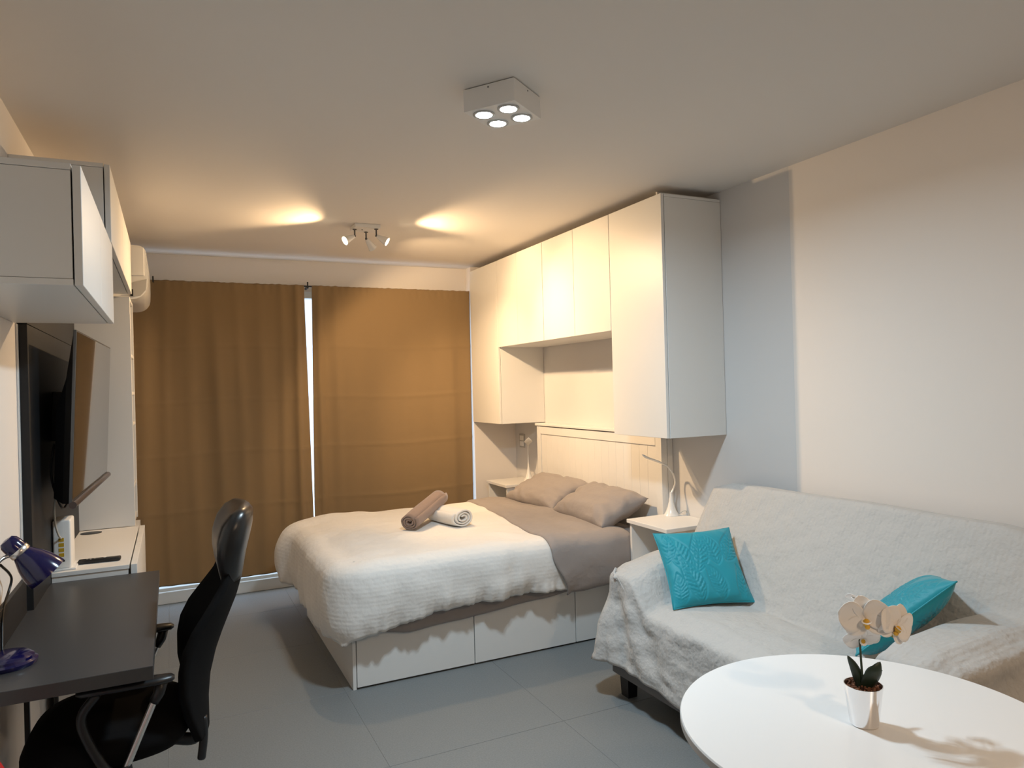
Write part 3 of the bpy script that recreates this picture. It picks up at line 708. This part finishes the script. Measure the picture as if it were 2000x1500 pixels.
def leaf_blade(pts, wid, cup=0.25, n=7):
    sp = spline(pts, 6); rows = []
    for i, p in enumerate(sp):
        s = i/(len(sp)-1); tn = (sp[min(i+1, len(sp)-1)]-sp[max(i-1, 0)]).normalized()
        a = tn.cross(cf).normalized() if abs(tn.dot(cf)) < 0.9 else tn.cross(cu).normalized()
        b = a.cross(tn); wv = wid*(math.sin(PI*min(1, (s*0.86+0.14))**0.85)**0.7)*(1 if s < 0.999 else 0.05)
        rows.append([p+a*wv*q+b*cup*wv*(q*q) for q in [-1+2*j/(n-1) for j in range(n)]])
    return MB().grid(rows)
orc.part('leaf', leaf_blade([op(-0.002, 0.080), op(-0.008, 0.108), op(-0.020, 0.138), op(-0.036, 0.165)], 0.012, 0.5), 'leaf_green', smooth='all', solid=0.0016)
orc.part('leaf', leaf_blade([op(0.004, 0.080), op(0.014, 0.108, -0.01), op(0.026, 0.133, -0.015), op(0.037, 0.152, -0.01)], 0.019, 0.3), 'leaf_green', smooth='all', solid=0.0016)
orc.part('leaf', leaf_blade([op(0.010, 0.083, 0.01), op(0.026, 0.112, 0.02), op(0.044, 0.118, 0.028), op(0.062, 0.114, 0.03)], 0.011, 0.2), 'leaf_green', smooth='all', solid=0.0016)
stp = spline([op(0.0, 0.080), op(-0.003, 0.14), op(-0.005, 0.19), op(-0.002, 0.245, 0.01), op(0.02, 0.285, 0.015), op(0.055, 0.270, 0.02), op(0.085, 0.235, 0.02), op(0.100, 0.212, 0.02)], 7)
st = orc.part('stem', MB().tube(stp, [0.0028-0.0014*i/len(stp) for i in range(len(stp))], 8), 'stem_green', smooth='all')
for (r, u, f, s) in ((0.096, 0.232, 0.02, 0.011), (0.090, 0.203, 0.02, 0.009), (0.108, 0.203, 0.02, 0.007)):
    orc.part('bud', MB().sphere(op(r, u, f), s, (1.2, 1.0, 0.8), 12, 8), 'bud', st, smooth='all')
def petal(L, wd, cup, tw, n=11):
    rows = []
    for i in range(n+1):
        s = i/n; wv = wd*math.sin(PI*min(0.985, 0.10+0.89*s)**1.15)**0.62
        rows.append([Vector((q*wv, L*s, cup*(s*s)*L+0.18*wv*q*q+tw*q*wv*s)) for q in [-1+2*j/8 for j in range(9)]])
    return rows
def flower(pos, face, roll, size):
    z = Vector(face).normalized(); x = Vector((0, 0, 1)).cross(z).normalized(); y = z.cross(x)
    B = Matrix((x, y, z)).transposed().to_4x4(); B.translation = Vector(pos); B = B @ Matrix.Rotation(roll, 4, 'Z')
    lip = MB()
    lip.sphere(B @ Vector((0, -0.12*size, 0.16*size)), size*0.13, (1, 1, 1.2), 12, 8); lip.sphere(B @ Vector((0, -0.30*size, 0.14*size)), size*0.10, (1, 1, 1), 10, 7)
    f = orc.part('flower_throat', lip, 'petal_yellow', smooth='all')
    for ang, L, wd, dz in ((90, 0.92, 0.40, -0.02), (215, 0.92, 0.38, -0.02), (325, 0.92, 0.38, -0.02), (165, 1.02, 0.62, 0.02), (15, 1.02, 0.62, 0.02)):
        R4 = B @ Matrix.Translation((0, 0, dz*size)) @ Matrix.Rotation(math.radians(ang-90), 4, 'Z')
        rows = petal(L*size, wd*size, 0.10*random.uniform(-1.2, 0.8), random.uniform(-0.15, 0.15))
        orc.part('petal', MB().grid([[R4 @ p for p in r] for r in rows]), 'petal', f, smooth='all', solid=0.0012)
    R4 = B @ Matrix.Rotation(PI, 4, 'Z') @ Matrix.Rotation(math.radians(55), 4, 'X')
    orc.part('lip', MB().grid([[R4 @ p for p in r] for r in petal(0.42*size, 0.2*size, 0.3, 0)]), 'petal', f, smooth='all', solid=0.0012)
flower(op(-0.006, 0.262, -0.03), -cf+cr*-0.25+cu*0.10, 0.15, 0.058)
flower(op(0.066, 0.244, -0.03), -cf+cr*0.35+cu*-0.05, -0.5, 0.056)
flower(op(0.000, 0.205, 0.00), -cf+cr*-0.1+cu*-0.55, 0.4, 0.042)
flower(op(0.018, 0.280, 0.03), cr*0.4+cf*0.2+cu*0.7, 0.0, 0.040)

# ------------------------------------------------------------------ left side: wall cabinets
def left_cab(label, y0, y1, z0, z1, xf, doors):
    t = Thing('wall_cabinet', label, 'cupboard', (XL+0.15, (y0+y1)/2, z0), group='white wall cabinets over the television')
    p = 0.016; xd = xf-0.019
    t.part('top_panel', MB().box((XL+0.001, y0, z1-p), (xd-0.003, y1, z1), 0.0008, 1), 'white_lacquer')
    t.part('bottom_panel', MB().box((XL+0.001, y0, z0), (xd-0.003, y1, z0+p), 0.0008, 1), 'white_lacquer')
    for y in (y0+0.0015, y1-p-0.0015): t.part('side_panel', MB().box((XL+0.001, y, z0+p+0.001), (xd-0.004, y+p, z1-p-0.001), 0.0008, 1), 'white_lacquer')
    for a, b in doors: t.part('door', MB().box((xd, a+0.0015, z0), (xf, b-0.0015, z1-0.003), 0.0012, 1), 'white_lacquer')
    return t
left_cab('white two-door wall cabinet over the desk, lower and nearer of the pair', 2.07, 3.13, 1.832, 2.138, -0.192, [(2.07, 2.60), (2.60, 3.13)])
left_cab('white two-door wall cabinet above the television, higher and further of the pair', 3.10, 4.645, 2.142, 2.443, -0.192, [(3.10, 3.87), (3.87, 4.645)])

# anthracite panel behind the television
pn = Thing('wall_panel', 'dark anthracite wall panel behind the television', 'wall panel', (XL+0.018, 3.9, 0.70))
pn.part('board', MB().box((XL+0.001, 3.182, 0.60), (XL+0.034, 4.645, 1.832), 0.001, 1), 'panel_anthracite')
pn.part('upper_board', MB().box((XL+0.001, 3.182, 1.834), (XL+0.034, 4.645, 2.140), 0.001, 1), 'panel_anthracite')
pn.part('edge_strip', MB().box((XL+0.001, 3.165, 0.60), (XL+0.006, 3.182, 1.831)), 'white_plain')

# tall shelf unit
sh = Thing('shelf_unit', 'tall narrow white shelf unit between the television and the curtain', 'shelf', (XL+0.15, 4.82, 0.80))
sx0, sxf = XL+0.001, -0.203
sh.part('side_panel', MB().box((sx0, 4.650, 0.802), (sxf, 4.668, 2.128), 0.001, 1), 'white_melamine')
sh.part('side_panel', MB().box((sx0, 4.985, 0.802), (sxf, 5.003, 2.128), 0.001, 1), 'white_melamine')
sh.part('back_panel', MB().box((sx0, 4.668, 0.802), (sx0+0.006, 4.985, 2.128)), 'white_melamine')
for z in (0.82, 1.02, 1.38, 1.56, 1.78, 2.108): sh.part('shelf_board', MB().box((sx0+0.006, 4.669, z), (sxf-0.001, 4.984, z+0.018), 0.001, 1), 'white_melamine')
shs = sh
# low television cabinet
tvb = Thing('television_cabinet', 'low white cabinet under the television with a remote on top', 'cabinet', (XL+0.18, 4.2, 0))
tvb.part('top_panel', MB().box((XL+0.035, 3.604, 0.782), (-0.186, 4.648, 0.800), 0.001, 1), 'white_melamine')
tvb.part('carcass', MB().box((XL+0.036, 3.61, 0.06), (-0.190, 5.00, 0.780)), 'white_melamine')
tvb.part('plinth', MB().box((XL+0.04, 3.63, 0.0), (-0.22, 4.98, 0.06)), 'white_melamine')
for a, b in ((3.604, 4.13), (4.13, 4.66)): tvb.part('door', MB().box((-0.180, a+0.0015, 0.065), (-0.155, b-0.0015, 0.800), 0.0012, 1), 'white_melamine')
tvb.part('cable_grommet', MB().lathe([(0.052, 0), (0.052, 0.0025), (0.040, 0.004)], 28, Matrix.Translation((-0.415, 4.55, 0.8005)) @ Matrix.Diagonal((1, 0.8, 1, 1))), 'plastic_black', smooth=True)
# remote
rm = Thing('remote_control', 'black remote control lying on the low white cabinet', 'remote', (-0.31, 3.735, 0.80), (0, 0, math.radians(-3)), local=True)
rmb = rm.part('body', MB().box((-0.085, -0.021, 0.0005), (0.085, 0.021, 0.018), 0.006, 3), 'plastic_black', smooth=True)
for k, (x, y) in enumerate(((-0.05, 0.004), (-0.035, -0.006), (-0.02, 0.004), (0.02, 0.008))):
    rm.part('button', MB().cyl((x, y, 0.0175), (x, y, 0.0195), 0.004 if k < 3 else 0.006, n=12), 'grey_plastic' if k < 3 else 'white_plain')
# router
rt = Thing('router', 'white upright router with yellow ports on the low cabinet', 'router', (-0.444, 3.71, 0.80))
rt.part('case', MB().box((-0.478, 3.645, 0.806), (-0.410, 3.78, 1.018), 0.008, 3), 'white_plain', smooth=True)
rt.part('stand', MB().box((-0.478, 3.635, 0.8005), (-0.392, 3.79, 0.808), 0.003), 'white_plain')
for k in range(4): rt.part('port', MB().box((-0.456, 3.6435, 0.925-0.022*k), (-0.436, 3.646, 0.941-0.022*k), 0.0005, 1), 'yellow_port')
rt.part('power_socket', MB().box((-0.456, 3.6435, 0.838), (-0.434, 3.646, 0.846)), 'plastic_black')

# television (local frame: x out of the screen, y along, z up), slightly turned and tilted down
tv = Thing('television', 'flat television tilted down on the dark panel above the low cabinet', 'television', (-0.333, 3.925, 1.475), Euler((0, math.radians(2.6), math.radians(-1.8)), 'XYZ'), local=True)
TWD, THT = 1.20, 0.70
tv.part('bezel', MB().box((-0.012, -TWD/2, -THT/2), (0.0, TWD/2, THT/2), 0.002), 'tv_bezel')
tv.part('screen', MB().box((-0.002, -TWD/2+0.008, -THT/2+0.014), (0.0008, TWD/2-0.008, THT/2-0.008)), 'tv_screen')
tv.part('bottom_bar', MB().cyl((0.004, -TWD/2-0.004, -THT/2-0.004), (0.004, TWD/2+0.004, -THT/2-0.004), 0.014, n=20), 'tv_bar', smooth=True)
bkp = MB().loft([[(-0.012, -TWD/2+0.01, -THT/2+0.0), (-0.012, TWD/2-0.01, -THT/2+0.0), (-0.012, TWD/2-0.01, THT/2-0.01), (-0.012, -TWD/2+0.01, THT/2-0.01)],
                 [(-0.035, -TWD/2+0.02, -THT/2+0.0), (-0.035, TWD/2-0.02, -THT/2+0.0), (-0.035, TWD/2-0.02, THT/2-0.20), (-0.035, -TWD/2+0.02, THT/2-0.20)],
                 [(-0.070, -TWD/2+0.05, -THT/2+0.02), (-0.070, TWD/2-0.05, -THT/2+0.02), (-0.070, TWD/2-0.05, THT/2-0.32), (-0.070, -TWD/2+0.05, THT/2-0.32)]])
tv.part('rear_case', bkp, 'tv_black')
tv.part('wall_mount', MB().box((-0.140, -0.22, -0.12), (-0.068, 0.22, 0.10), 0.004), 'tv_black')
cb = Thing('television_cable', 'black and white cables hanging from the television to the router', 'cable', (-0.43, 3.5, 1.02))
cb.part('black_cable', MB().tube(spline([(-0.445, 3.50, 1.36), (-0.452, 3.46, 1.27), (-0.445, 3.44, 1.20), (-0.428, 3.46, 1.12), (-0.415, 3.50, 1.09), (-0.398, 3.53, 1.13)], 6), 0.0045, 8), 'plastic_black', smooth='all')
cb.part('white_cable', MB().tube(spline([(-0.430, 3.50, 1.25), (-0.435, 3.475, 1.18), (-0.446, 3.47, 1.10), (-0.450, 3.52, 1.02), (-0.447, 3.58, 0.965), (-0.446, 3.642, 0.940)], 6), 0.004, 8), 'cable_white', smooth='all')

# air conditioner
ac = Thing('air_conditioner', 'white air conditioner on the wall between the high cabinet and the curtain', 'air conditioner', (XL+0.15, 5.15, 2.30))
prof = [(XL+0.001, 2.150), (-0.25, 2.133), (-0.20, 2.133)]+[(-0.200+0.085*math.sin(a), 2.215-0.082*math.cos(a)) for a in (0.3, 0.6, 0.9, 1.2, 1.5)]+[(-0.112, 2.27), (-0.112, 2.33), (-0.115, 2.38)]+[(-0.165+0.048*math.cos(a), 2.415+0.042*math.sin(a)) for a in (0.2, 0.5, 0.8, 1.1, 1.4)]+[(-0.24, 2.460), (XL+0.001, 2.460)]
ac.part('case', MB().loft([[(x, y, z) for x, z in prof] for y in (4.80, 5.56)]), 'white_gloss', smooth=True)
ac.part('end_cap', MB().box((-0.20, 4.792, 2.275), (-0.128, 4.801, 2.445), 0.004), 'white_gloss')
ac.part('lower_panel', MB().loft([[(x, y, z) for x, z in ((-0.21, 2.145), (-0.15, 2.155), (-0.122, 2.19), (-0.116, 2.255), (-0.21, 2.225))] for y in (4.790, 4.80)]), 'grey_plastic')
ac.part('louvre', MB().box((-0.205, 4.788, 2.15), (-0.19, 5.50, 2.19)), 'plastic_black')

# ------------------------------------------------------------------ desk, drawer unit, desk lamp
DKZ = 0.76; DX1 = -0.0655; DY0, DY1 = 2.338, 3.598
dk = Thing('desk', 'dark grey wall desk with a thick top', 'desk', (-0.29, 2.97, 0))
dk.part('desk_top', MB().box((XL+0.002, DY0, DKZ-0.040), (DX1, DY1, DKZ), 0.0012, 1), 'desk_grey')
dk.part('wall_upstand', MB().box((XL+0.001, DY0, DKZ), (XL+0.016, 3.16, DKZ+0.125), 0.0012, 1), 'panel_anthracite')
for y in (2.86, 3.50): dk.part('leg', MB().box((-0.468, y, 0), (-0.453, y+0.02, DKZ-0.04), 0.002), 'black_metal')
lbx, lby = -0.462, 2.565
dl = Thing('desk_lamp', 'navy blue desk lamp with a tilted shade on the dark desk', 'lamp', (lbx, lby, DKZ))
dl.part('base', MB().lathe([(0.078, 0.0005), (0.080, 0.006), (0.080, 0.012), (0.072, 0.017), (0.070, 0.024), (0.058, 0.032), (0.02, 0.036)], 48, Matrix.Translation((lbx+0.002, lby, DKZ))), 'navy_gloss', smooth=True)
sh_t = Vector((-0.463, 2.72, 1.085)); sh_d = Vector((0.66, 0.06, -0.75)).normalized()
arm = spline([(lbx-0.02, lby, DKZ+0.03), (lbx-0.035, lby+0.01, DKZ+0.14), (lbx-0.04, lby+0.05, DKZ+0.24), (-0.492, 2.69, 1.05), tuple(sh_t+sh_d*0.03)], 8)
dl.part('arm', MB().tube(arm, 0.006, 10), 'silver', smooth='all')
dl.part('cable', MB().tube(spline([(-0.497, 2.72, 1.03), (-0.489, 2.80, 0.985), (-0.488, 2.83, 0.955), (-0.494, 2.81, 0.92), (-0.499, 2.75, 0.875), (-0.490, 2.68, 0.80), (-0.485, 2.65, 0.762)], 6), 0.004, 8), 'plastic_black', smooth='all')
q = sh_d.to_track_quat('Z', 'Y').to_matrix().to_4x4(); q.translation = sh_t
shd = dl.part('shade', MB().lathe([(0.027, 0.030), (0.034, 0.046), (0.046, 0.070), (0.055, 0.098), (0.060, 0.124), (0.061, 0.136), (0.059, 0.136), (0.053, 0.098), (0.028, 0.050)], 40, q, False, False), 'navy_gloss', smooth=True)
dl.part('band', MB().lathe([(0.0295, 0.016), (0.031, 0.018), (0.031, 0.032), (0.0295, 0.034)], 32, q, False, False), 'silver', shd, smooth=True)
dl.part('cap', MB().lathe([(0.004, -0.030), (0.020, -0.027), (0.028, -0.016), (0.030, 0.0), (0.030, 0.017)], 32, q, True, False), 'navy_gloss', shd, smooth=True)

# ------------------------------------------------------------------ office chair (faces the left wall)
cx, cy = -0.10, 2.735
ch = Thing('office_chair', 'black high-back mesh office chair pushed up to the dark desk', 'chair', (cx, cy, 0))
# backrest: rear profile (centre) and wrap towards the sides
bz = [0.40, 0.50, 0.58, 0.66, 0.72, 0.78, 0.84, 0.90, 0.96]
bxr = [0.085, 0.085, 0.093, 0.113, 0.135, 0.160, 0.185, 0.203, 0.208]
bw = [0.15, 0.20, 0.225, 0.235, 0.235, 0.225, 0.205, 0.175, 0.145]
wrap = [0.03, 0.06, 0.085, 0.105, 0.115, 0.110, 0.090, 0.065, 0.05]
P = []
for i in range(41):
    z = lerp(bz[0], bz[-1], i/40); row = []
    for j in range(21):
        u = -1+2*j/20
        row.append((interp(z, bz, bxr)-interp(z, bz, wrap)*abs(u)**1.8, cy+u*interp(z, bz, bw), z))
    P.append(row)
ch.part('mesh_back', MB().grid(P), 'mesh_black', smooth='all', solid=0.022)
# leather headrest
hz = [0.905, 0.95, 1.00, 1.05, 1.10, 1.14, 1.155]; hxf = [0.150, 0.138, 0.130, 0.132, 0.148, 0.180, 0.215]; hxb = [0.215, 0.222, 0.230, 0.243, 0.255, 0.258, 0.245]; hw = [0.135, 0.165, 0.185, 0.19, 0.185, 0.165, 0.135]
rings = []
for k in range(15):
    z = lerp(hz[0], hz[-1], k/14); a, b, w2 = interp(z, hz, hxf), interp(z, hz, hxb), interp(z, hz, hw); r = []
    for j in range(28):
        th = 2*PI*j/28; c_, s_ = math.cos(th), math.sin(th)
        uy = math.copysign(abs(s_)**0.6, s_); ux = math.copysign(abs(c_)**0.7, c_)
        r.append(((a+b)/2+ux*(b-a)/2-0.025*uy*uy, cy+uy*w2, z+0.0))
    rings.append(r)
ch.part('headrest', MB().loft(rings), 'leather_black', smooth='all')
# rear spar from under the seat to the back
ch.part('back_spar', MB().tube(spline([(-0.02, cy, 0.365), (0.045, cy, 0.350), (0.066, cy, 0.39), (0.070, cy, 0.46), (0.075, cy, 0.56)], 6), 0.012, 10, 0.022), 'plastic_black', smooth='all')
ch.part('spar_end', MB().tube(spline([(0.072, cy-0.10, 0.46), (0.074, cy-0.10, 0.40), (0.068, cy-0.10, 0.345), (0.064, cy-0.10, 0.318)], 5), [0.014]*15+[0.012], 10), 'plastic_black', smooth='all')
# seat
def seat_pts(z, k):
    r = []
    for j in range(48):
        th = 2*PI*j/48; c_, s_ = math.cos(th), math.sin(th)
        x = math.copysign(abs(c_)**0.62, c_)*0.245*k; y = math.copysign(abs(s_)**0.62, s_)*0.25*k
        r.append((cx-0.105+x, cy+y*(1+0.06*(-x/0.245)), z-0.035*max(0, (-x/0.245))**4))
    return r
ch.part('seat', MB().loft([seat_pts(0.405, 0.80), seat_pts(0.415, 0.92), seat_pts(0.445, 1.0), seat_pts(0.475, 1.0), seat_pts(0.497, 0.93), seat_pts(0.505, 0.75), seat_pts(0.500, 0.35)]), 'mesh_black', smooth='all')
for sy in (-1, 1):
    y = cy+sy*0.272; arm_top = 0.672
    pad = [(x, y, arm_top) for x in (-0.275, -0.26, -0.17, -0.06, -0.02, -0.010)]
    ch.part('arm_pad', MB().tube(pad, [0.010, 0.024, 0.029, 0.029, 0.022, 0.008], 14, [0.006, 0.012, 0.014, 0.014, 0.012, 0.006]), 'plastic_black', smooth='all')
    ch.part('arm_socket', MB().tube([(-0.045, y, 0.668), (-0.055, y, 0.63), (-0.070, y, 0.605)], [0.018, 0.017, 0.015], 12), 'plastic_black', smooth='all')
    ch.part('arm_strut', MB().cyl((-0.066, y, 0.615), (-0.150, y, 0.420), 0.0105, n=14), 'silver', smooth=True)
    ch.part('arm_front_loop', MB().tube(spline([(-0.22, y, 0.662), (-0.262, y, 0.60), (-0.245, y, 0.52), (-0.20, y, 0.43), (-0.165, y, 0.395), (-0.145, y, 0.405), (-0.147, y, 0.432)], 6), 0.014, 10), 'plastic_black', smooth='all')
    ch.part('arm_bolt', MB().lathe([(0.018, 0), (0.016, 0.006), (0.006, 0.010)], 18, Matrix.Translation((-0.195, y-0.016 if sy < 0 else y+0.016, 0.385)) @ Matrix.Rotation(PI/2*(1 if sy < 0 else -1), 4, 'X')), 'silver', smooth=True)
    ch.part('arm_bracket', MB().box((-0.21, y-0.012, 0.370), (-0.14, cy+sy*0.10, 0.398), 0.004), 'plastic_black')
ch.part('gas_lift', MB().lathe([(0.028, 0.10), (0.028, 0.24), (0.018, 0.242), (0.018, 0.40)], 20, Matrix.Translation((cx-0.10, cy, 0))), 'plastic_black', smooth=True)
ch.part('seat_plate', MB().box((cx-0.22, cy-0.11, 0.375), (cx+0.02, cy+0.11, 0.41), 0.008), 'plastic_black')
for k in range(5):
    a = 2*PI*k/5+0.3; dx, dy = math.cos(a), math.sin(a); bx_, by_ = cx-0.10, cy
    lg = ch.part('star_leg', MB().tube([(bx_+dx*0.02, by_+dy*0.02, 0.115), (bx_+dx*0.14, by_+dy*0.14, 0.105), (bx_+dx*0.265, by_+dy*0.265, 0.075)], [0.026, 0.022, 0.016], 10), 'plastic_black', smooth='all')
    ch.part('caster', MB().cyl((bx_+dx*0.265-dy*0.02, by_+dy*0.265+dx*0.02, 0.028), (bx_+dx*0.265+dy*0.02, by_+dy*0.265-dx*0.02, 0.028), 0.0278, n=20), 'plastic_black', lg, smooth=True)

# red canister, only its shoulder shows in the lower left corner
rc = Thing('red_canister', 'red rounded canister just showing at the lower left corner', 'canister', (-0.40, 2.02, 0))
rc.part('body', MB().lathe([(0.050, 0), (0.054, 0.004), (0.055, 0.60), (0.050, 0.665), (0.034, 0.70), (0.016, 0.712)], 32, Matrix.Translation((-0.412, 2.02, 0))), 'red', smooth=True)
rc.part('cap', MB().lathe([(0.016, 0.712), (0.018, 0.72), (0.018, 0.745), (0.010, 0.755)], 20, Matrix.Translation((-0.412, 2.02, 0))), 'plastic_black', smooth=True)
